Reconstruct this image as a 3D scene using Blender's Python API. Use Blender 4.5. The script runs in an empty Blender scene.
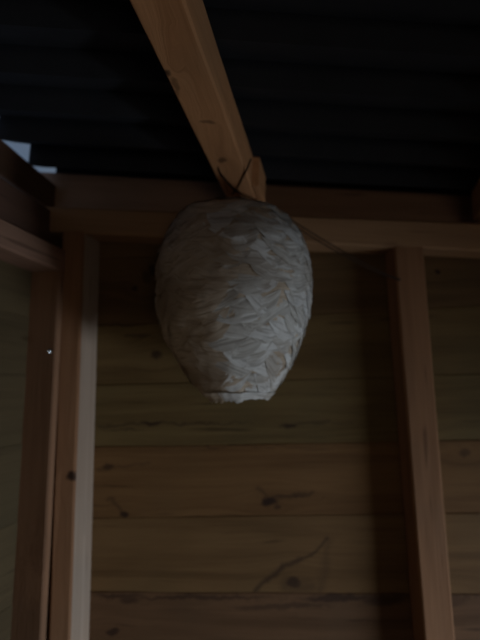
import bpy, bmesh, math, random
from mathutils import Vector, Matrix, noise
random.seed(7)
C = bpy.context.scene.collection
S = bpy.context.scene

# ------------------------------------------------------------------ camera, world, lights, exposure
F_PX, W_PX, H_PX = 483.0, 480.0, 640.0
PITCH = math.radians(7.6)
EYE = Vector((0, 0, 1.6))
cam_d = bpy.data.cameras.new('camera'); cam = bpy.data.objects.new('camera', cam_d); C.objects.link(cam)
cam_d.sensor_fit = 'VERTICAL'; cam_d.sensor_height = 24.0; cam_d.lens = 24.0 * F_PX / H_PX
cam_d.clip_start = 0.02
cam.location = EYE; cam.rotation_euler = (math.pi/2 + PITCH, 0, 0)
cam_d.dof.use_dof = True; cam_d.dof.focus_distance = 0.60; cam_d.dof.aperture_fstop = (24.0*F_PX/H_PX/1000) / 0.0100
S.camera = cam

wd = bpy.data.worlds.new('sky'); S.world = wd; wd.use_nodes = True
wn = wd.node_tree; wn.nodes.clear()
wo = wn.nodes.new('ShaderNodeOutputWorld'); wb = wn.nodes.new('ShaderNodeBackground')
wtc = wn.nodes.new('ShaderNodeTexCoord'); wnz = wn.nodes.new('ShaderNodeTexNoise'); wcr = wn.nodes.new('ShaderNodeValToRGB')
wnz.inputs['Scale'].default_value = 2.2; wnz.inputs['Detail'].default_value = 4
wcr.color_ramp.elements[0].position = 0.35; wcr.color_ramp.elements[0].color = (0.36, 0.52, 0.82, 1)
wcr.color_ramp.elements[1].position = 0.7; wcr.color_ramp.elements[1].color = (0.50, 0.66, 0.88, 1)
wn.links.new(wtc.outputs['Generated'], wnz.inputs['Vector']); wn.links.new(wnz.outputs['Fac'], wcr.inputs['Fac'])
wn.links.new(wcr.outputs['Color'], wb.inputs['Color']); wn.links.new(wb.outputs['Background'], wo.inputs['Surface'])
wb.inputs['Strength'].default_value = 0.62

def area(name, loc, target, sx, sy, power, col, spread=180):
    l = bpy.data.lights.new(name, 'AREA'); l.shape = 'RECTANGLE'; l.size = sx; l.size_y = sy
    l.energy = power; l.color = col; l.spread = math.radians(spread)
    o = bpy.data.objects.new(name, l); C.objects.link(o); o.location = loc
    o.rotation_euler = (Vector(target) - Vector(loc)).to_track_quat('-Z', 'Y').to_euler()
    return o
# daylight entering by the shed's doorway in the right-hand wall (low, right of and level with the camera)
area('doorway_daylight', (2.55, -0.05, 0.50), (1.60, 0.30, 0.80), 1.10, 0.85, 135.0, (0.80, 0.91, 1.0))
# warm back fill, added behind the camera before an unseen opening
area('back_fill', (0.35, -1.50, 1.35), (0.2, 1.0, 1.55), 0.70, 0.45, 3.4, (1.0, 0.83, 0.60))

S.view_settings.view_transform = 'Standard'; S.view_settings.look = 'None'
S.view_settings.gamma = 1.0; S.view_settings.use_curve_mapping = False
S.view_settings.exposure = -1.55
S.cycles.max_bounces = 8; S.cycles.diffuse_bounces = 6
S.cycles.use_denoising = True
S.cycles.sample_clamp_indirect = 4.0

# ------------------------------------------------------------------ pixel -> ray -> plane
RM = Matrix.Rotation(math.pi/2 + PITCH, 3, 'X')
def ray(px, py):
    return (RM @ Vector(((px - W_PX/2)/F_PX, -(py - H_PX/2)/F_PX, -1.0)))
def hit(px, py, P, N):
    d = ray(px, py)
    return EYE + d * ((P - EYE).dot(N) / d.dot(N))
UP = Vector((0, 0, 1))
aB = math.radians(3.0)
TB = Vector((math.cos(aB), math.sin(aB), 0))           # along the back wall, to the right
NB = Vector((math.sin(aB), -math.cos(aB), 0))          # back wall normal, towards the room
PF = Vector((0, 1.0, 1.6))                             # stud face plane
def onF(px, py, off=0.0): return hit(px, py, PF - NB*off, NB)     # off: metres behind the stud faces
dl = ray(330, 384); DL = Vector((dl.x, dl.y, 0)).normalized()      # left wall's direction, away from the camera
NL = Vector((DL.y, -DL.x, 0))                          # left wall's normal, into the room (right)
PL = onF(61, 350)
def onL(px, py, off=0.0): return hit(px, py, PL - NL*off, NL)

# ------------------------------------------------------------------ materials
def new_mat(name):
    m = bpy.data.materials.new(name); m.use_nodes = True
    return m, m.node_tree, m.node_tree.nodes['Principled BSDF']
def N(nt, typ, **kw):
    n = nt.nodes.new(typ)
    for k, v in kw.items(): setattr(n, k, v)
    return n
def link_in(nt, sock, v):
    if hasattr(v, 'is_linked') or isinstance(v, bpy.types.NodeSocket): nt.links.new(v, sock)
    else: sock.default_value = v
def mth(nt, op, a, b=0.0, c=0.0):
    n = N(nt, 'ShaderNodeMath', operation=op)
    link_in(nt, n.inputs[0], a); link_in(nt, n.inputs[1], b)
    link_in(nt, n.inputs[2], c)
    return n.outputs[0]
def mixc(nt, fac, a, b, mode='MIX'):
    n = N(nt, 'ShaderNodeMix', data_type='RGBA', blend_type=mode)
    link_in(nt, n.inputs['Factor'], fac); link_in(nt, n.inputs[6], a); link_in(nt, n.inputs[7], b)
    return n.outputs[2]
def smooth(nt, v, a, b, oa=0.0, ob=1.0):
    n = N(nt, 'ShaderNodeMapRange', interpolation_type='SMOOTHSTEP')
    link_in(nt, n.inputs['Value'], v)
    for i, x in zip(('From Min', 'From Max', 'To Min', 'To Max'), (a, b, oa, ob)): n.inputs[i].default_value = x
    return n.outputs['Result']

def wood(name, light, dark, knots=(), axis='S', rough=0.75, auto_knots=0.0):
    """Pine: grain runs along x of the vertex attribute 'g'. knots: (world point, ra, rb, strength), in the wall's plane."""
    m, nt, bs = new_mat(name)
    at = N(nt, 'ShaderNodeAttribute', attribute_name='g')
    sx = N(nt, 'ShaderNodeSeparateXYZ'); nt.links.new(at.outputs['Vector'], sx.inputs[0])
    gx, gy, gz = sx.outputs
    geo = N(nt, 'ShaderNodeNewGeometry')
    ymod = gy; kfac = None
    if knots:
        nzk = N(nt, 'ShaderNodeTexNoise'); nzk.inputs['Scale'].default_value = 38; nzk.inputs['Detail'].default_value = 2
        nt.links.new(geo.outputs['Position'], nzk.inputs['Vector'])
        sub = N(nt, 'ShaderNodeVectorMath', operation='SUBTRACT'); nt.links.new(nzk.outputs['Color'], sub.inputs[0]); sub.inputs[1].default_value = (.5, .5, .5)
        scl = N(nt, 'ShaderNodeVectorMath', operation='SCALE'); nt.links.new(sub.outputs[0], scl.inputs[0]); scl.inputs['Scale'].default_value = 0.020
        add = N(nt, 'ShaderNodeVectorMath', operation='ADD'); nt.links.new(geo.outputs['Position'], add.inputs[0]); nt.links.new(scl.outputs[0], add.inputs[1])
        ps = N(nt, 'ShaderNodeSeparateXYZ'); nt.links.new(add.outputs[0], ps.inputs[0])
        for kk in knots:
            if len(kk) == 5:                                   # a dark grain line between two points
                P, Q, rad, st, _ = kk
                ux, uz = Q.x - P.x, Q.z - P.z; L2 = ux*ux + uz*uz
                px = mth(nt, 'SUBTRACT', ps.outputs[0], P.x); pz = mth(nt, 'SUBTRACT', ps.outputs[2], P.z)
                t = mth(nt, 'ADD', mth(nt, 'MULTIPLY', px, ux/L2), mth(nt, 'MULTIPLY', pz, uz/L2))
                t = mth(nt, 'MINIMUM', mth(nt, 'MAXIMUM', t, 0.0), 1.0)
                ex = mth(nt, 'SUBTRACT', px, mth(nt, 'MULTIPLY', t, ux)); ez = mth(nt, 'SUBTRACT', pz, mth(nt, 'MULTIPLY', t, uz))
                dd = mth(nt, 'SQRT', mth(nt, 'ADD', mth(nt, 'MULTIPLY', ex, ex), mth(nt, 'MULTIPLY', ez, ez)))
                core = mth(nt, 'MULTIPLY', smooth(nt, dd, 0.0, rad*2.6, 1.0, 0.0), st*0.85)
                kfac = core if kfac is None else mth(nt, 'MAXIMUM', kfac, core)
                continue
            P, ra, rb, st = kk
            hx = ps.outputs[0] if axis in 'SR' else ps.outputs[1]
            h0 = P.x if axis in 'SR' else P.y
            dx = mth(nt, 'MULTIPLY', mth(nt, 'SUBTRACT', hx, h0), 1.0/ra)
            dzr = mth(nt, 'SUBTRACT', ps.outputs[1 if axis == 'R' else 2], P.y if axis == 'R' else P.z)
            dz = mth(nt, 'MULTIPLY', dzr, 1.0/rb)
            d2 = mth(nt, 'ADD', mth(nt, 'MULTIPLY', dx, dx), mth(nt, 'MULTIPLY', dz, dz))
            core = mth(nt, 'MULTIPLY', smooth(nt, d2, 0.15, 1.6, 1.0, 0.0), st)
            kfac = core if kfac is None else mth(nt, 'MAXIMUM', kfac, core)
            # grain swerves round the knot
            e = mth(nt, 'EXPONENT', mth(nt, 'MULTIPLY', d2, -0.07))
            ymod = mth(nt, 'SUBTRACT', ymod, mth(nt, 'MULTIPLY', mth(nt, 'MULTIPLY', e, dzr), 0.7))
    comb = N(nt, 'ShaderNodeCombineXYZ')
    nt.links.new(mth(nt, 'MULTIPLY', gx, 1.6), comb.inputs[0]); nt.links.new(mth(nt, 'MULTIPLY', ymod, 26.0), comb.inputs[1]); nt.links.new(mth(nt, 'MULTIPLY', gz, 26.0), comb.inputs[2])
    n1 = N(nt, 'ShaderNodeTexNoise'); n1.inputs['Scale'].default_value = 1.0; n1.inputs['Detail'].default_value = 5; n1.inputs['Distortion'].default_value = 0.6
    nt.links.new(comb.outputs[0], n1.inputs['Vector'])
    comb2 = N(nt, 'ShaderNodeCombineXYZ')
    nt.links.new(mth(nt, 'MULTIPLY', gx, 7.0), comb2.inputs[0]); nt.links.new(mth(nt, 'MULTIPLY', ymod, 260.0), comb2.inputs[1]); nt.links.new(mth(nt, 'MULTIPLY', gz, 200.0), comb2.inputs[2])
    n2 = N(nt, 'ShaderNodeTexNoise'); n2.inputs['Scale'].default_value = 1.0; n2.inputs['Detail'].default_value = 3
    nt.links.new(comb2.outputs[0], n2.inputs['Vector'])
    n3 = N(nt, 'ShaderNodeTexNoise'); n3.inputs['Scale'].default_value = 4.0; n3.inputs['Detail'].default_value = 3
    nt.links.new(at.outputs['Vector'], n3.inputs['Vector'])
    f = mth(nt, 'ADD', mth(nt, 'MULTIPLY', smooth(nt, n1.outputs['Fac'], 0.38, 0.68), 0.55), mth(nt, 'MULTIPLY', smooth(nt, n2.outputs['Fac'], 0.35, 0.75), 0.28))
    col = mixc(nt, f, light, dark)
    col = mixc(nt, smooth(nt, n3.outputs['Fac'], 0.45, 0.75, 0, 0.45), col, (light[0]*0.62, light[1]*0.72, light[2]*0.8, 1))
    # streaky resin dashes
    comb3 = N(nt, 'ShaderNodeCombineXYZ')
    nt.links.new(mth(nt, 'MULTIPLY', gx, 5.0), comb3.inputs[0]); nt.links.new(mth(nt, 'MULTIPLY', ymod, 60.0), comb3.inputs[1]); nt.links.new(gz, comb3.inputs[2])
    n4 = N(nt, 'ShaderNodeTexNoise'); n4.inputs['Scale'].default_value = 1.0; n4.inputs['Detail'].default_value = 2
    nt.links.new(comb3.outputs[0], n4.inputs['Vector'])
    col = mixc(nt, smooth(nt, n4.outputs['Fac'], 0.66, 0.76, 0, 0.55), col, (dark[0]*0.35, dark[1]*0.3, dark[2]*0.3, 1))
    if kfac is not None:
        col = mixc(nt, kfac, col, (0.035, 0.016, 0.010, 1))
    nt.links.new(col, bs.inputs['Base Color'])
    bs.inputs['Roughness'].default_value = rough
    bs.inputs['Specular IOR Level'].default_value = 0.25
    bp = N(nt, 'ShaderNodeBump'); bp.inputs['Strength'].default_value = 0.35; bp.inputs['Distance'].default_value = 0.002
    nt.links.new(n2.outputs['Fac'], bp.inputs['Height']); nt.links.new(bp.outputs[0], bs.inputs['Normal'])
    return m

def KB(px, py, ra=0.006, rb=0.004, st=0.9): return (onF(px, py, 0.06), ra, rb, st)
back_knots = [KB(270, 501, .016, .0095, .95), KB(283, 497, .03, .003, .6), KB(124, 513, .011, .006, .9), KB(108, 467, .011, .005, .7),
              KB(152, 270, .010, .013, .8), KB(134, 288, .008, .006, .8), KB(156, 355, .012, .010, .8), KB(437, 271, .0085, .006, .95),
              KB(152, 423, .028, .004, .8), KB(289, 425, .020, .004, .75), KB(112, 632, .012, .008, .8), KB(129, 600, .02, .007, .6),
              KB(294, 582, .016, .011, .8), KB(138, 336, .03, .006, .5), KB(464, 452, .014, .010, .5), KB(205, 383, .02, .004, .5)]
bk = [tuple(k) for k in back_knots]
KPX = None
SEGS = [(256,590,268,580,.0035,.75), (268,580,284,566,.0040,.8), (284,566,303,559.5,.0032,.8), (303,559.5,317,551.5,.0030,.75), (317,551.5,327,539,.0026,.65),
        (329,541,326,562,.0045,.28), (326,562,320,592,.0075,.35), (288,585,312,588,.009,.5), (270,501,312,493,.0028,.6), (270,498,258,489,.003,.45), (124,513,112,500,.003,.5),
        (98,427,150,423,.002,.6), (150,423,215,424,.002,.6), (280,426,330,421,.0022,.5), (100,470,150,464,.002,.4)]
def near(py0, py1): return [k for k, (px, py) in zip(bk, KPX) if py0 - 6 <= py <= py1 + 6]
KX = [(340,598,.08,.007,.75),(200,597,.14,.0045,.6),(385,600,.05,.012,.7),(120,596,.05,.005,.6),(280,606,.10,.006,.5),
      (200,424,.12,.0016,.6),(330,424,.06,.0016,.4),(120,430,.05,.002,.5),(250,447,.2,.0015,.5),(298,497,.022,.0025,.6),(277,507,.008,.005,.6),(110,500,.012,.006,.4),(120,325,.06,.0022,.6),(146,277,.010,.016,.5),(400,596,.04,.006,.6)]
bk += [KB(*k) for k in KX]
KPX = [(270,501),(283,497),(124,513),(108,467),(152,270),(134,288),(156,355),(437,271),(152,423),(289,425),(112,632),(129,600),(294,582),(138,336),(464,452),(205,383)] + [(k[0], k[1]) for k in KX]

M_STUD = wood('pine stud', (0.36, 0.18, 0.092, 1), (0.235, 0.112, 0.054, 1), [(onF(72, 476), .012, .010, .95)], axis='S')
M_STUDL = wood('pine corner stud', (0.33, 0.175, 0.10, 1), (0.20, 0.10, 0.055, 1), [(onL(36, 575), .02, .012, .6)], axis='T')

M_PLATE = wood('pine top plate', (0.43, 0.245, 0.13, 1), (0.29, 0.155, 0.078, 1))
M_PLATEL = wood('reddish left plate', (0.34, 0.19, 0.13, 1), (0.22, 0.12, 0.08, 1))
M_RIM = wood('old rim board', (0.50, 0.30, 0.20, 1), (0.34, 0.19, 0.125, 1))
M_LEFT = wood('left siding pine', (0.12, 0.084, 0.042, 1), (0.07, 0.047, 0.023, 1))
M_BACKS = wood('weathered siding', (0.35, 0.25, 0.15, 1), (0.22, 0.14, 0.08, 1))

m, nt, bs = new_mat('black steel roofing'); M_ROOF = m
nz = N(nt, 'ShaderNodeTexNoise'); nz.inputs['Scale'].default_value = 14; nz.inputs['Detail'].default_value = 4
tc = N(nt, 'ShaderNodeTexCoord'); nt.links.new(tc.outputs['Object'], nz.inputs['Vector'])
nt.links.new(mixc(nt, nz.outputs['Fac'], (0.030, 0.031, 0.036, 1), (0.052, 0.053, 0.060, 1)), bs.inputs['Base Color'])
bs.inputs['Roughness'].default_value = 0.85; bs.inputs['Specular IOR Level'].default_value = 0.1

m, nt, bs = new_mat('rusty wire'); M_WIRE = m
nz = N(nt, 'ShaderNodeTexNoise'); nz.inputs['Scale'].default_value = 160
nt.links.new(mixc(nt, nz.outputs['Fac'], (0.018, 0.010, 0.008, 1), (0.06, 0.032, 0.02, 1)), bs.inputs['Base Color'])
bs.inputs['Roughness'].default_value = 0.6; bs.inputs['Metallic'].default_value = 0.4

m, nt, bs = new_mat('galvanised steel'); M_STEEL = m
nz = N(nt, 'ShaderNodeTexNoise'); nz.inputs['Scale'].default_value = 300
nt.links.new(mixc(nt, nz.outputs['Fac'], (0.75, 0.82, 0.9, 1), (0.95, 0.97, 1, 1)), bs.inputs['Base Color'])
bs.inputs['Roughness'].default_value = 0.25; bs.inputs['Metallic'].default_value = 1.0

m, nt, bs = new_mat('dark bark'); M_BARK = m
nz = N(nt, 'ShaderNodeTexNoise'); nz.inputs['Scale'].default_value = 90
nt.links.new(mixc(nt, nz.outputs['Fac'], (0.05, 0.025, 0.015, 1), (0.12, 0.065, 0.04, 1)), bs.inputs['Base Color'])
bs.inputs['Roughness'].default_value = 0.9

m, nt, bs = new_mat('trodden earth'); M_FLOOR = m
nz = N(nt, 'ShaderNodeTexNoise'); nz.inputs['Scale'].default_value = 25; nz.inputs['Detail'].default_value = 6
tc = N(nt, 'ShaderNodeTexCoord'); nt.links.new(tc.outputs['Object'], nz.inputs['Vector'])
nt.links.new(mixc(nt, nz.outputs['Fac'], (0.18, 0.13, 0.085, 1), (0.36, 0.28, 0.20, 1)), bs.inputs['Base Color'])
bs.inputs['Roughness'].default_value = 0.95

def paper(name, base, pale, dark, blotch=0.5):
    """hornet paper: fine curved bands of differently chewed wood; 'g' = (along band, across band, id)"""
    m, nt, bs = new_mat(name)
    at = N(nt, 'ShaderNodeAttribute', attribute_name='g')
    sx = N(nt, 'ShaderNodeSeparateXYZ'); nt.links.new(at.outputs['Vector'], sx.inputs[0])
    c1 = N(nt, 'ShaderNodeCombineXYZ')
    nt.links.new(mth(nt, 'MULTIPLY', sx.outputs[0], 14.0), c1.inputs[0]); nt.links.new(mth(nt, 'MULTIPLY', sx.outputs[1], 190.0), c1.inputs[1]); nt.links.new(mth(nt, 'MULTIPLY', sx.outputs[2], 7.31), c1.inputs[2])
    n1 = N(nt, 'ShaderNodeTexNoise'); n1.inputs['Scale'].default_value = 1.0; n1.inputs['Detail'].default_value = 3; n1.inputs['Distortion'].default_value = 0.5
    nt.links.new(c1.outputs[0], n1.inputs['Vector'])
    tc = N(nt, 'ShaderNodeTexCoord')
    n2 = N(nt, 'ShaderNodeTexNoise'); n2.inputs['Scale'].default_value = 9.0; n2.inputs['Detail'].default_value = 3
    nt.links.new(tc.outputs['Object'], n2.inputs['Vector'])
    n3 = N(nt, 'ShaderNodeTexNoise'); n3.inputs['Scale'].default_value = 55.0; n3.inputs['Detail'].default_value = 4
    nt.links.new(tc.outputs['Object'], n3.inputs['Vector'])
    col = mixc(nt, smooth(nt, n1.outputs['Fac'], 0.35, 0.5, 0, 1), dark, base)
    col = mixc(nt, smooth(nt, n1.outputs['Fac'], 0.55, 0.68, 0, 0.9), col, pale)
    col = mixc(nt, smooth(nt, n2.outputs['Fac'], 0.40, 0.66, 0, blotch), col, (0.33, 0.24, 0.17, 1))
    col = mixc(nt, smooth(nt, n3.outputs['Fac'], 0.5, 0.8, 0, 0.5), col, (dark[0]*.8, dark[1]*.8, dark[2]*.8, 1))
    nt.links.new(col, bs.inputs['Base Color'])
    bs.inputs['Roughness'].default_value = 0.85; bs.inputs['Specular IOR Level'].default_value = 0.2
    bp = N(nt, 'ShaderNodeBump'); bp.inputs['Strength'].default_value = 0.6; bp.inputs['Distance'].default_value = 0.0015
    nt.links.new(n1.outputs['Fac'], bp.inputs['Height']); nt.links.new(bp.outputs[0], bs.inputs['Normal'])
    return m
M_PAPER = paper('hornet paper grey', (0.62, 0.60, 0.57, 1), (0.78, 0.77, 0.75, 1), (0.42, 0.39, 0.36, 1))
M_PAPER2 = paper('hornet paper pale', (0.74, 0.73, 0.72, 1), (0.88, 0.88, 0.87, 1), (0.48, 0.46, 0.44, 1), 0.25)
M_PAPER3 = paper('hornet paper tan shaded', (0.62, 0.51, 0.40, 1), (0.70, 0.61, 0.51, 1), (0.44, 0.345, 0.26, 1), 0.7)
m, nt, bs = new_mat('nest inside'); M_INNER = m
nz = N(nt, 'ShaderNodeTexNoise'); nz.inputs['Scale'].default_value = 60
nt.links.new(mixc(nt, nz.outputs['Fac'], (0.05, 0.035, 0.025, 1), (0.12, 0.09, 0.06, 1)), bs.inputs['Base Color'])

# ------------------------------------------------------------------ mesh helpers
def link_mesh(name, verts, faces, mat, parent=None, g=None, smooth_f=False, bevel=0.0):
    me = bpy.data.meshes.new(name)
    org = Vector(parent.matrix_world.translation) if parent else Vector((0, 0, 0))
    if parent and parent.parent: org = parent['_o'] if False else org
    me.from_pydata([tuple(Vector(v) - org) for v in verts], [], faces)
    if g is not None:
        a = me.attributes.new('g', 'FLOAT_VECTOR', 'POINT')
        for i, x in enumerate(g): a.data[i].vector = x
    me.materials.append(mat)
    bm = bmesh.new(); bm.from_mesh(me)
    bmesh.ops.recalc_face_normals(bm, faces=bm.faces)
    if bevel:
        bmesh.ops.bevel(bm, geom=[e for e in bm.edges if e.calc_face_angle(0) > 0.6], offset=bevel, segments=1, affect='EDGES')
    bm.to_mesh(me); bm.free()
    if smooth_f:
        for p in me.polygons: p.use_smooth = True
    o = bpy.data.objects.new(name, me); C.objects.link(o)
    if parent: o.parent = parent
    return o
def empty(name, loc, label=None, cat=None, group=None, kind=None):
    o = bpy.data.objects.new(name, None); C.objects.link(o); o.location = loc; o.empty_display_size = 0.05
    o.matrix_world = Matrix.Translation(loc)
    if label: o['label'] = label
    if cat: o['category'] = cat
    if group: o['group'] = group
    if kind: o['kind'] = kind
    return o

def timber(name, q, depth, mat, parent, nseg=10, wob=0.0012, bevel=0.0035, seed=0):
    """A sawn piece. q = four front-face corners a,b,c,d with a-b and d-c along the grain; depth = vector to the back.
    Long edges and face carry a little sawing unevenness."""
    a, b, c, d = [Vector(p) for p in q]
    L = ((b - a).length + (c - d).length)/2; Wd = (d - a).length; T = depth.length
    ax = ((b - a) + (c - d)).normalized(); wy = (d - a).normalized(); dn = depth.normalized()
    off = Vector((seed*3.17, seed*1.37, seed*2.11))
    # cross-section loop, (v, w) with v across 0..1, w depth 0..1
    bv = min(bevel, Wd*0.12)/Wd; bw = min(bevel, T*0.15)/T
    loop = [(bv, 0), (0.33, 0), (0.66, 0), (1-bv, 0), (1, bw), (1, 1), (0, 1), (0, bw)]
    vs, g = [], []
    for i in range(nseg+1):
        t = i/nseg
        for (v, w) in loop:
            p = (a.lerp(b, t)).lerp(d.lerp(c, t), v) + depth*w
            n1 = noise.noise(Vector((t*L*7, v*3, w*3)) + off*5); n2 = noise.noise(Vector((t*L*9, v*3+9, w*3)) + off*5)
            p += wy*n1*wob + dn*n2*wob*0.8*(0 if w == 1 else 1)
            vs.append(p); g.append((t*L + off.x, v*Wd + off.y, w*T + off.z))
    n = len(loop); fs = []
    for i in range(nseg):
        for j in range(n):
            k = (j+1) % n
            fs.append((i*n+j, i*n+k, (i+1)*n+k, (i+1)*n+j))
    fs.append(tuple(range(n))); fs.append(tuple(nseg*n + j for j in reversed(range(n))))
    return link_mesh(name, vs, fs, mat, parent, g)

def box(name, o, ux, uy, uz, mat, parent=None, seed=0):
    o = Vector(o); vs = [o + ux*i + uy*j + uz*k for i in (0,1) for j in (0,1) for k in (0,1)]
    lens = sorted([(ux.length, 0), (uy.length, 1), (uz.length, 2)], reverse=True)
    us = [ux, uy, uz]; order = [l[1] for l in lens]
    g = []
    for v in vs:
        r = v - o; q = [r.dot(us[k].normalized()) for k in order]
        g.append((q[0]+seed*2.7, q[1]+seed*1.3, q[2]+seed*3.1))
    fs = [(0,1,3,2), (4,6,7,5), (0,4,5,1), (2,3,7,6), (0,2,6,4), (1,5,7,3)]
    return link_mesh(name, vs, fs, mat, parent, g)

def tube(name, pts, r, mat, parent=None, sides=6):
    pts = [Vector(p) for p in pts]; vs = []; fs = []
    prev = None
    for i, p in enumerate(pts):
        t = (pts[min(i+1, len(pts)-1)] - pts[max(i-1, 0)]).normalized()
        u = t.cross(UP) if abs(t.z) < 0.9 else t.cross(Vector((1,0,0)))
        if prev is not None:
            u = prev - t*prev.dot(t)
        u.normalize(); prev = u; w = t.cross(u)
        rr = r[i] if isinstance(r, (list, tuple)) else r
        for k in range(sides):
            a = 2*math.pi*k/sides; vs.append(p + (u*math.cos(a) + w*math.sin(a))*rr)
    for i in range(len(pts)-1):
        for k in range(sides):
            k2 = (k+1) % sides; fs.append((i*sides+k, i*sides+k2, (i+1)*sides+k2, (i+1)*sides+k))
    fs.append(tuple(range(sides))); fs.append(tuple((len(pts)-1)*sides+k for k in reversed(range(sides))))
    return link_mesh(name, vs, fs, mat, parent, smooth_f=True)
def spline(cp, n=10):
    cp = [Vector(p) for p in cp]; P = [cp[0]*2-cp[1]] + cp + [cp[-1]*2-cp[-2]]; out = []
    for i in range(1, len(P)-2):
        for k in range(n):
            t = k/n; a, b, c, d = P[i-1:i+3]
            out.append(0.5*((2*b) + (c-a)*t + (2*a-5*b+4*c-d)*t*t + (3*b-a-3*c+d)*t**3))
    out.append(cp[-1]); return out

# ------------------------------------------------------------------ roof plane
VR = ray(338, 425).normalized()                        # along the rafters, away from the camera
TR = Vector((math.cos(aB), math.sin(aB), -0.034)).normalized()   # the roof sags a little to the right
NR = TR.cross(VR).normalized()                          # roof normal
if NR.z < 0: NR.negate()
RB = hit(256.5, 200, PF, NB)                              # centre rafter: lower right edge at the stud face plane
RH = 0.069
PR = RB + NR*RH                                         # a point of the rafter-top plane
def onR(px, py): return hit(px, py, PR, NR)

def _u(px, py): return hit(px, py, RB, NR)
M_LITSIDE = wood('pine stud lit side', (0.46, 0.35, 0.275, 1), (0.34, 0.245, 0.185, 1))  # paler than the other studs: door light on the post's side, put into the colour
M_RAFT = wood('pine rafter', (0.66, 0.33, 0.155, 1), (0.44, 0.20, 0.085, 1), [(_u(167, 73), .008, .006, .85), (_u(176, 85), .004, .02, .5), (_u(208, 122), .012, .004, .5), (_u(222, 160), .008, .01, .6)], axis='R')
# ------------------------------------------------------------------ back wall
ZF = 0.0
org_b = onF(240, 384); org_b.z = ZF
wall_back = empty('wall_back', org_b, kind='structure')
BT = 0.018; LAP = 0.002
# board seams, as (y at x=100, y at x=480) of the photograph; last ones run on below the frame
seams = [(226, 233), (258, 250), (326, 306), (385, 374), (447, 440), (518, 513), (592, 594), (668, 674), (746, 756), (824, 838)]
tints = [((.27,.19,.11),(.16,.10,.055)), ((.235,.16,.09),(.13,.085,.045)), ((.265,.20,.105),(.16,.11,.055)), ((.285,.225,.12),(.17,.125,.06)),
         ((.32,.20,.105),(.20,.115,.055)), ((.30,.20,.11),(.19,.12,.06)), ((.24,.15,.10),(.14,.085,.05)), ((.30,.22,.13),(.2,.13,.07)), ((.30,.2,.12),(.2,.13,.07))]
for i in range(len(seams)-1):
    (t0, t1), (b0, b1) = seams[i], seams[i+1]
    lt, dk = tints[i]
    ks = near(min(t0, t1), max(b0, b1))
    ks += [(onF(x0, y0, .06), onF(x1, y1, .06), r_, st_, 0) for x0, y0, x1, y1, r_, st_ in SEGS if t0 - 5 <= (y0+y1)/2 <= b0 + 5]
    lt = (lt[0]*.74, lt[1]*.61, lt[2]*.45); dk = (dk[0]*.58, dk[1]*.45, dk[2]*.31)
    mt = wood('siding pine %d' % (i+1), (*lt, 1), (*dk, 1), ks)
    def ext(x, y0, y1): return y0 + (y1-y0)*(x-100)/380
    xa, xb = 20, 620
    o_t, o_b = 0.060, 0.060 + LAP      # top edge stands proud, lower edge slips behind the next board
    ov = 5
    q = [onF(xa, ext(xa, b0, b1)+ov, o_b), onF(xb, ext(xb, b0, b1)+ov, o_b), onF(xb, ext(xb, t0, t1), o_t), onF(xa, ext(xa, t0, t1), o_t)]
    timber('board', q, -NB*BT, mt, wall_back, nseg=18, wob=0.0016, bevel=0.0016, seed=i+1)

# studs: (left top, right top, left bottom, right bottom) on the stud face plane
def stud_px(xl0, xr0, y0, xl1, xr1, y1, mat, parent, seed, depth=0.058, ybot=1150):
    k = (ybot - y0)/(y1 - y0)
    xlb, xrb = xl0 + (xl1-xl0)*k, xr0 + (xr1-xr0)*k
    q = [onF(xlb, ybot), onF(xl0, y0), onF(xr0, y0), onF(xrb, ybot)]
    return timber('stud', q, -NB*depth, mat, parent, nseg=14, seed=seed)
s1 = stud_px(62, 84, 231, 48, 70, 640, M_STUD, wall_back, 21)
k_ = (1150-231)/409.0
xa_, xb_ = 83, 100.5; xa2, xb2 = 83 + (69-83)*k_, 100.5 + (89.5-100.5)*k_
timber('stud', [onF(xa2, 1150, .001), onF(xa_, 232, .001), onF(xb_, 232, .058), onF(xb2, 1150, .058)], (-NB*0.03 - TB*0.05)*0.8, M_LITSIDE, wall_back, nseg=14, seed=24)  # right side face of the corner post, splayed and paler to look lit
s2 = stud_px(394, 423.5, 247, 424.5, 455.5, 640, M_STUD, wall_back, 22)
# top plate
tp = timber('top_plate', [onF(40, 231), onF(640, 258), onF(640, 229), onF(40, 206)], -NB*0.140, M_PLATE, wall_back, nseg=16, seed=31)
# rim board above the plate, set back, up to the roof
def roofline(px, off):   # point of the roof plane above a rim plane
    P = PF - NB*off; d = NB.cross(NR).normalized()
    if d.x < 0: d.negate()
    base = hit(px, 190, P, NB)
    # slide vertically to the roof plane
    t = (PR - base).dot(NR)/UP.dot(NR)
    return base + UP*t
ro = 0.128
rl, rr_ = roofline(20, ro), roofline(640, ro)
lo = onF(20, 222, ro); hi = onF(640, 246, ro)
timber('rim_board', [lo, hi, rr_ + UP*0.034, rl + UP*0.034], -NB*0.02, M_RIM, wall_back, nseg=12, seed=33, wob=0.0008)

# ------------------------------------------------------------------ left wall
org_l = PL.copy(); org_l.z = ZF
wall_left = empty('wall_left', org_l, kind='structure')
def Lpt(s, z, off=0.0):            # s metres from the corner towards the camera, z above eye
    p = PL - DL*s - NL*off; return Vector((p.x, p.y, 1.6 + z))
zs = [0.36, 0.285, 0.135, 0.02, -0.115, -0.262, -0.41, -0.56, -0.72, -0.88, -1.05, -1.22, -1.40, -1.6]
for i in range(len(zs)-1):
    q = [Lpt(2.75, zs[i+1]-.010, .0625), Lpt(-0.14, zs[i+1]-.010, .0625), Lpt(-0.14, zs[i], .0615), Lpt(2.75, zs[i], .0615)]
    timber('board', q, -NL*BT, M_LEFT, wall_left, nseg=14, bevel=0.0006, seed=50+i, wob=0.0008)
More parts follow.
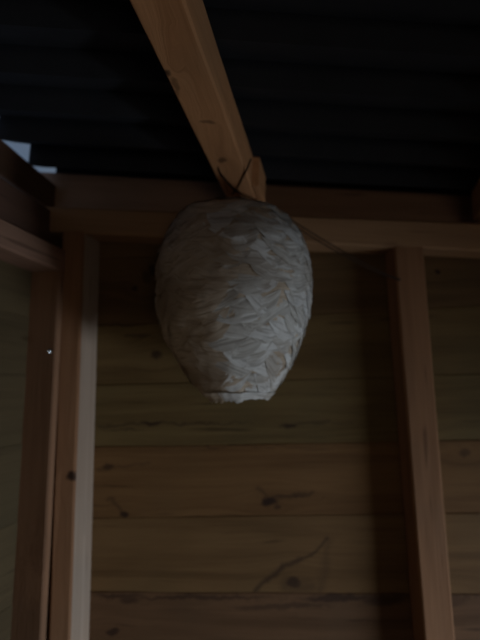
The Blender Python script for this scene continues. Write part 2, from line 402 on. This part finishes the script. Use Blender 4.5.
# corner stud of the left wall, its wide face to the room
za, zb = (onL(60, 271).z - 1.6), -1.6
near_s = 0.020
q = [Lpt(near_s, zb), Lpt(near_s, za), Lpt(0.002, za), Lpt(0.002, zb)]
timber('stud', q, -NL*0.068, M_STUDL, wall_left, nseg=14, seed=70)
for k in (0.62, 1.24, 1.86, 2.48):
    q = [Lpt(near_s + k, zb), Lpt(near_s + k, za), Lpt(near_s + k - .09, za), Lpt(near_s + k - .09, zb)]
    timber('stud', q, -NL*0.05, M_STUDL, wall_left, nseg=6, seed=70+k)
zt = onL(60, 247).z - 1.6
timber('top_plate', [Lpt(2.75, za), Lpt(0.0, za), Lpt(0.0, zt), Lpt(2.75, zt)], -NL*0.072, M_PLATEL, wall_left, nseg=12, seed=78)
# dark infill board between the low plate and the outer rafter
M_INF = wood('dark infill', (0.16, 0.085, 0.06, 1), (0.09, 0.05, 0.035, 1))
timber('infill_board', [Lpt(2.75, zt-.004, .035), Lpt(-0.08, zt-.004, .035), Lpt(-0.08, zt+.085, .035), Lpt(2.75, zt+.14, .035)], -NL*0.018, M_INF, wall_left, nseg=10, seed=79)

# ------------------------------------------------------------------ rafters
def rafter(p_lr, width, near_len, far_len, label, seed, height=RH, mat=M_RAFT):
    """p_lr: lower right edge at the stud face plane"""
    a = p_lr + VR*far_len; b = p_lr - VR*near_len
    r = empty('rafter', a, label, 'beam', 'rafters under the black roof')
    # width measured along the back wall direction
    side = TB*width
    # built as the underside face a-side .. ; q along the grain
    o = timber('beam', [a - side, b - side, b, a], NR*height, mat, r, nseg=26, wob=0.0013, seed=seed)
    return r
far_w = (onF(256.5, 200) - onF(226.5, 200)).length
rc = rafter(RB, far_w, 2.6, 0.055, 'square-sawn pine rafter running overhead, the one the paper nest hangs under', 3)
# short scab block on the rafter's right cheek near the plate
def along(px, py):       # point on the rafter's right lower edge seen at height py
    best = min((abs(project(RB - VR*t)[1] - py), t) for t in [k*0.002 for k in range(-20, 500)])
    return best[1]
def project(P):
    q = RM.transposed() @ (P - EYE); return (W_PX/2 + F_PX*q.x/-q.z, H_PX/2 - F_PX*q.y/-q.z)
tn, tf = along(0, 186), -0.02
bo = RB - VR*tn + TB*0.001
timber('end_block', [bo, RB - VR*tf + TB*0.001, RB - VR*tf + TB*0.016, bo + TB*0.014], NR*(RH-.004), M_RAFT, rc, nseg=4, wob=0.0006, seed=5)
# left-hand outer rafter, on the gable side
pl = onR(50, 181)
# move along VR to the stud plane
pl = pl - VR*((pl - PF).dot(-NB)/VR.dot(-NB))
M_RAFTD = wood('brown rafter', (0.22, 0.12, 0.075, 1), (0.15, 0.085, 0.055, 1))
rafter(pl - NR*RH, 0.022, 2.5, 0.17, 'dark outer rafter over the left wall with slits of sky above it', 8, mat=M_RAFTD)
prr = onF(474, 205); prr = Vector((prr.x, prr.y, prr.z))
tt = (PR - prr).dot(NR)/UP.dot(NR); prr = prr + UP*tt + TB*(far_w + 0.012)
rafter(prr - NR*RH, far_w, 2.6, 0.055, 'rafter end meeting the top plate at the right edge of the view', 9)

# ------------------------------------------------------------------ roof of stepped black sheets
ceiling = empty('ceiling', PR + TB*0.2, kind='structure')
PITCH_C, STEP = 0.103, 0.052
_c = TR.dot(VR); _w = onR(34, 163.5) - PR
phase = (_w.dot(VR) - _c*_w.dot(TR))/(1 - _c*_c) + 0.013       # a riser stands here
k0 = int((-2.45 - phase)/PITCH_C); k1 = int((0.30 - phase)/PITCH_C) + 1
# left edge of the sheets, a finger's width past the inner face of the outer rafter (coordinates along TB and VR, which are not square)
_e = TR - VR*TR.dot(VR)
XL0 = (pl - PR).dot(_e)/TR.dot(_e) - 0.010
def Rp(s, x, h): return PR + VR*(s - VR.dot(Vector((0,0,0)))) + TB*x + NR*h
# TB and VR are not square to one another: keep x from the left edge along TB
for k in range(k0, k1):
    s0, s1_ = phase + k*PITCH_C, phase + (k+1)*PITCH_C
    sl = 0.0
    vs, g = [], []
    nx = 12
    prof = [(s0, 0.0016), (s0 + PITCH_C*0.5, STEP*0.5), (s1_ - 0.002, STEP), (s1_, 0.001), (s1_ + .001, 0.0026), (s1_ - 0.0005, STEP+.0012), (s0 + PITCH_C*0.5, STEP*0.5+.0012), (s0, 0.0028)]
    for i in range(nx+1):
        for (s, h) in prof:
            x = XL0 + 2.15*i/nx
            vs.append(PR + VR*s + TR*x + NR*(h + (0.0006*noise.noise(Vector((x*6, s*9, 0))))))
    n = len(prof); fs = []
    for i in range(nx):
        for j in range(n):
            k2 = (j+1) % n; fs.append((i*n+j, i*n+k2, (i+1)*n+k2, (i+1)*n+j))
    fs.append(tuple(range(n))); fs.append(tuple(nx*n + j for j in reversed(range(n))))
    link_mesh('roof_panel', vs, fs, M_ROOF, ceiling)

# ------------------------------------------------------------------ rest of the shed (out of frame): right wall with doorway, wall behind with an opening at the added fill lamp, floor
XR = 1.60
def sq(name, x0, x1, y0, y1, z0, z1, mat, parent, seed=0):
    return box(name, (x0, y0, z0), Vector((x1-x0, 0, 0)), Vector((0, y1-y0, 0)), Vector((0, 0, z1-z0)), mat, parent, seed)
wall_right = empty('wall_right', (XR, 0.2, 0), kind='structure')
sq('siding', XR, XR+.02, 0.72, 1.30, 0, 2.00, M_BACKS, wall_right, 1)
sq('siding', XR, XR+.02, -1.62, -0.12, 0, 2.10, M_BACKS, wall_right, 2)
sq('siding', XR, XR+.02, -0.12, 0.72, 0.90, 2.05, M_BACKS, wall_right, 3)
sq('door_jamb', XR-.05, XR+.01, -0.16, -0.11, 0, 0.90, M_PLATE, wall_right, 4)
sq('door_jamb', XR-.05, XR+.01, 0.71, 0.76, 0, 0.90, M_PLATE, wall_right, 5)
wall_front = empty('wall_front', (0.4, -1.62, 0), kind='structure')
sq('siding', -1.2, 0.0, -1.64, -1.62, 0, 2.25, M_BACKS, wall_front, 1)
sq('siding', 0.70, XR, -1.64, -1.62, 0, 2.25, M_BACKS, wall_front, 2)
sq('siding', 0.0, 0.70, -1.64, -1.62, 0, 1.12, M_BACKS, wall_front, 3)
sq('siding', 0.0, 0.70, -1.64, -1.62, 1.58, 2.25, M_BACKS, wall_front, 4)
fl = sq('floor', -1.4, 1.9, -1.9, 1.5, -0.05, 0.0, M_FLOOR, None); fl['kind'] = 'structure'

# ------------------------------------------------------------------ the nest
prof_px = [(205, 14, 231, 0.972), (208, 26, 231, 0.968), (211, 36, 231, 0.960), (215.5, 47, 232, .945), (221, 56.5, 232.5, .93), (232, 64.5, 233, .915), (246, 71.5, 234, .902), (262, 76.5, 234, .898),
           (285, 78, 234, .896), (305, 77, 233.5, .896), (324, 73, 233.5, .898), (341, 67, 234, .90), (357, 59.5, 235, .90), (371, 51.5, 236, .90), (383, 44, 236.5, .90), (392, 36, 237.5, .90), (397, 30, 238, .90)]
def nest_ring(py, r, cx, dep):
    d = ray(cx, py); c = EYE + d*(dep/d.y)
    return c, r*dep/F_PX*1.012
rings = [nest_ring(*p) for p in prof_px]
nest = empty('wasp_nest', rings[0][0], 'large grey egg-shaped paper hornet nest hanging from the rafter', 'nest')
cum = [0.0]
for i in range(1, len(rings)):
    cum.append(cum[-1] + math.hypot((rings[i][0]-rings[i-1][0]).length, rings[i][1]-rings[i-1][1]))
LT = cum[-1]
def prof(s):
    s = max(0.0, min(LT*0.99999, s))
    for i in range(1, len(cum)):
        if s <= cum[i]: break
    t = (s - cum[i-1])/(cum[i]-cum[i-1])
    a, b = rings[max(i-2, 0)], rings[i-1]; c, d = rings[i], rings[min(i+1, len(rings)-1)]
    def cr(p0, p1, p2, p3): return 0.5*(2*p1 + (p2-p0)*t + (2*p0-5*p1+4*p2-p3)*t*t + (3*p1-p0-3*p2+p3)*t**3)
    return cr(a[0], b[0], c[0], d[0]), cr(a[1], b[1], c[1], d[1])
def nest_pt(th, s, off=0.0):
    """th: 0 faces the camera, + to the right. off along the outward normal."""
    c, r = prof(s); c2, r2 = prof(min(s+0.004, LT)); c1, r1 = prof(max(s-0.004, 0))
    q = Vector((math.sin(th), -math.cos(th), 0))
    tang = (c2 + q*r2) - (c1 + q*r1); side = Vector((math.cos(th), math.sin(th), 0))
    nrm = side.cross(tang).normalized()
    if nrm.dot(q) < 0 and s > 0.03: nrm.negate()
    lump = 0.0035*noise.noise(Vector((q.x*2.2, q.y*2.2, s*22))) + 0.0016*noise.noise(Vector((q.x*6, q.y*6, s*60)))
    return c + q*r + nrm*(off + lump)
vs, g, fs = [], [], []
NT, NS = 120, 84
for j in range(NS+1):
    s = LT*j/NS
    for i in range(NT):
        th = 2*math.pi*i/NT
        # overlapping shelves of paper: sawtooth in s, phase wandering round the nest
        ph = s/0.019 + 1.6*noise.noise(Vector((math.sin(th)*1.7, math.cos(th)*1.7, s*16))) + 0.5*abs(math.sin(th*4.5 + s*25))
        saw = (ph % 1.0)
        rag = 0.0
        if j == NS: rag = 0.006*noise.noise(Vector((math.sin(th)*5, math.cos(th)*5, 3)))
        p = nest_pt(th, s, 0.0028*saw - 0.003) + UP*rag
        vs.append(p); g.append((th*prof(s)[1], s + 0.006*abs(math.sin(th*4.5 + s*25)), int(ph)*1.0))
for j in range(NS):
    for i in range(NT):
        k = (i+1) % NT; fs.append((j*NT+i, j*NT+k, (j+1)*NT+k, (j+1)*NT+i))
fs.append(tuple(range(NT)))
body = link_mesh('envelope', vs, fs, M_PAPER3, nest, g, smooth_f=True)
# the open dark throat at the bottom
vs, fs = [], []
c, r = prof(LT)
for j, (k, dz) in enumerate([(0.97, -0.001), (0.8, .006), (0.55, .018), (0.3, 0.03), (0.02, .034)]):
    for i in range(36):
        th = 2*math.pi*i/36; vs.append(c + Vector((math.sin(th), -math.cos(th), 0))*r*k + UP*(dz - 0.0))
for j in range(4):
    for i in range(36):
        k = (i+1) % 36; fs.append((j*36+i, j*36+k, (j+1)*36+k, (j+1)*36+i))
fs.append(tuple(4*36 + i for i in range(36)))
link_mesh('entrance', vs, fs, M_INNER, nest, smooth_f=True)

# scalloped paper shells, one part each
def scallop(th0, s0, wid, hgt, lift, mat, idn, skew=0.0):
    vs, g, fs = [], [], []; nu, nv = 14, 6
    r0 = max(prof(s0)[1], 0.02)
    for b in range(nv+1):
        v = b/nv                                    # 0 upper (glued) edge, 1 free lower lip
        for a in range(nu+1):
            u = 2*a/nu - 1
            arch = (1 - abs(u)**2.4)
            s = s0 + hgt*(v*(0.15 + 0.85*arch)) + skew*u*wid*0.5
            s += 0.0035*noise.noise(Vector((u*1.6, v*1.2, idn)))
            s = max(0.004, min(s, LT*1.0))
            th = th0 + u*wid*0.5/r0
            off = -0.0010 + (lift + 0.0012)*(v**1.3)*arch**0.5 + 0.0006*noise.noise(Vector((u*3, v*4, idn)))
            if b == nv: s += 0.0016*noise.noise(Vector((u*5, 2, idn)))
            vs.append(nest_pt(th, s, off)); g.append((u*wid*0.5 + idn*0.37, hgt*v*(0.4 + 0.6*arch) + 0.004*math.sin(u*2+idn), idn*1.0))
    for b in range(nv):
        for a in range(nu):
            fs.append((b*(nu+1)+a, b*(nu+1)+a+1, (b+1)*(nu+1)+a+1, (b+1)*(nu+1)+a))
    return link_mesh('paper_scallop', vs, fs, mat, nest, g, smooth_f=True)
idn = 0
rnd = random.Random(11)
s = 0.012
cells = []
while s < LT - 0.022:
    r0 = prof(s)[1]
    n = max(5, round(2*math.pi*r0/0.046)); ph = rnd.uniform(0, 1)
    for i in range(n):
        th = 2*math.pi*(i + ph + rnd.uniform(-.4, .4))/n
        th = (th + math.pi) % (2*math.pi) - math.pi
        if abs(th) > 2.35: continue                 # against the wall: unseen
        cells.append((th, s + rnd.uniform(-.010, .010)))
    s += 0.0165
for th, s in cells:
    idn += 1
    brown = noise.noise(Vector((th*1.1 + 4.0, s*9, 1.7))) - 0.45*math.tanh((th + 0.12)*5)  # tan by noise, plus the nest's shaded left half painted browner
    mt = M_PAPER3 if brown > (0.12 if th > 0 else 0.0) + rnd.uniform(-.18, .18) else rnd.choice([M_PAPER, M_PAPER, M_PAPER2])
    scallop(th, s, rnd.uniform(.044, .095), rnd.uniform(.018, .042), rnd.uniform(.0004, .0018), mt, idn, rnd.choice([-1, 1])*rnd.uniform(.05, .6))
# torn strips hanging at the mouth
def torn(th0, wid, ln, mat, idn, pull):
    vs, g, fs = [], [], []; nu, nv = 12, 5
    c, r = prof(LT)
    base_s = LT - 0.016
    for b in range(nv+1):
        v = b/nv
        for a in range(nu+1):
            u = 2*a/nu - 1; th = th0 + u*wid*0.5/r
            if v < 0.5: p = nest_pt(th, base_s + v*2*0.015, 0.0025)
            else:
                e = nest_pt(th, LT-0.001, 0.0028); w = (v-.5)*2
                jag = (0.55 + 0.9*noise.noise(Vector((u*2.6, idn, 0.3))) + 0.3*noise.noise(Vector((u*9, idn, 3))))
                jag *= (1 - u*u)**0.35
                p = e + (Vector((0, 0, -1))*ln*jag + Vector((math.sin(th), -math.cos(th), 0))*(-pull)*w)*w
            vs.append(p); g.append((u*wid*.5 + idn, v*0.02, idn))
    for b in range(nv):
        for a in range(nu): fs.append((b*(nu+1)+a, b*(nu+1)+a+1, (b+1)*(nu+1)+a+1, (b+1)*(nu+1)+a))
    link_mesh('torn_strip', vs, fs, mat, nest, g, smooth_f=True)
torn(0.45, 0.050, 0.004, M_PAPER2, 91.0, 0.002)
torn(-0.15, 0.040, 0.011, M_PAPER2, 92.0, 0.003)
torn(-0.75, 0.045, 0.009, M_PAPER3, 93.0, 0.003)
torn(1.25, 0.045, 0.004, M_PAPER, 94.0, 0.002)

# ------------------------------------------------------------------ wire
stand = 0.0018
def under(px, py, off=stand): return hit(px, py, RB, NR) - NR*off           # just below the rafter's underside
def cheek(px, py):                                                          # on the rafter's right cheek
    return hit(px, py, RB + TB*0.014, NSIDE) 
NSIDE = VR.cross(NR).normalized()
wire = empty('wire', under(236, 189), 'thin dark rusty wire wrapped round the rafter end and stretched right to the stud', 'wire')
wr = 0.0013
kn = under(236, 189, .003)
ncol = [onF(262, 203, -0.02), onF(280, 213.5, -0.03)]
for dy, nm in ((0.0, 0), (4.2, 1)):
    pts = [under(218, 166 + dy*.5), under(222, 174 + dy*.5), kn + UP*(-.002*nm), hit(249, 196.5+dy*.7, PF + NB*.06, NB), hit(262, 203+dy*.7, PF + NB*.085, NB),
           hit(280, 212+dy, PF + NB*.09, NB), hit(305, 228.5+dy, PF + NB*.07, NB), hit(332, 245+dy*.95, PF + NB*.045, NB), hit(362, 262+dy*.75, PF + NB*.02, NB), onF(384, 273+dy*.5, -0.004), onF(399, 279+dy*.2, -0.0015)]
    tube('strand', spline(pts, 8), wr, M_WIRE, wire)
pts = [RB + TB*0.0145 - VR*along(0, 158) + NR*0.025, RB + TB*0.0145 - VR*along(0, 162) + NR*0.004, under(246, 166, .002), under(242, 176), kn]
pts = [under(251, 158, .0022) , under(246, 170), under(241, 180), kn, under(232, 193, .003)]
tube('strand', spline(pts, 8), wr*1.25, M_WIRE, wire)
# twisted knot where strands cross
kp = []
for i in range(40):
    a = i*0.9; kp.append(kn + TB*(-.006 + 0.012*i/40) - UP*(0.007*(i/40) - .003) + Vector((0, math.cos(a)*.002, math.sin(a)*.002)))
tube('knot', kp, wr*.9, M_WIRE, wire)
# staple nail holding the wire on the right stud
def nail(name, P, nrm, r, label, mat):
    nrm = nrm.normalized(); u = nrm.cross(UP).normalized(); w = nrm.cross(u)
    vs, fs = [], []
    pr = [(r*.9, -.002), (r, .0004), (r*.93, .0010), (r*.6, .0017), (r*.2, .0020)]
    for rr, h in pr:
        for k in range(14):
            a = 2*math.pi*k/14; vs.append(P + (u*math.cos(a) + w*math.sin(a))*rr + nrm*h)
    for j in range(len(pr)-1):
        for k in range(14): fs.append((j*14+k, j*14+(k+1)%14, (j+1)*14+(k+1)%14, (j+1)*14+k))
    fs.append(tuple(range(14))); fs.append(tuple(4*14+k for k in range(14)))
    o = link_mesh(name, vs, fs, mat, None, smooth_f=True)
    o['label'] = label; o['category'] = 'nail'
    return o
nail('nail', onF(399.5, 279.5), NB, 0.0028, 'small dark nail in the right stud holding the wire end', M_WIRE)
nail('nail', onL(50, 351), (NL + NB*0.5), 0.0052, 'bright steel disc in place of a bluish light spot on the corner stud at left', M_STEEL)  # disc stands in for a bluish pinprick of light in the stud
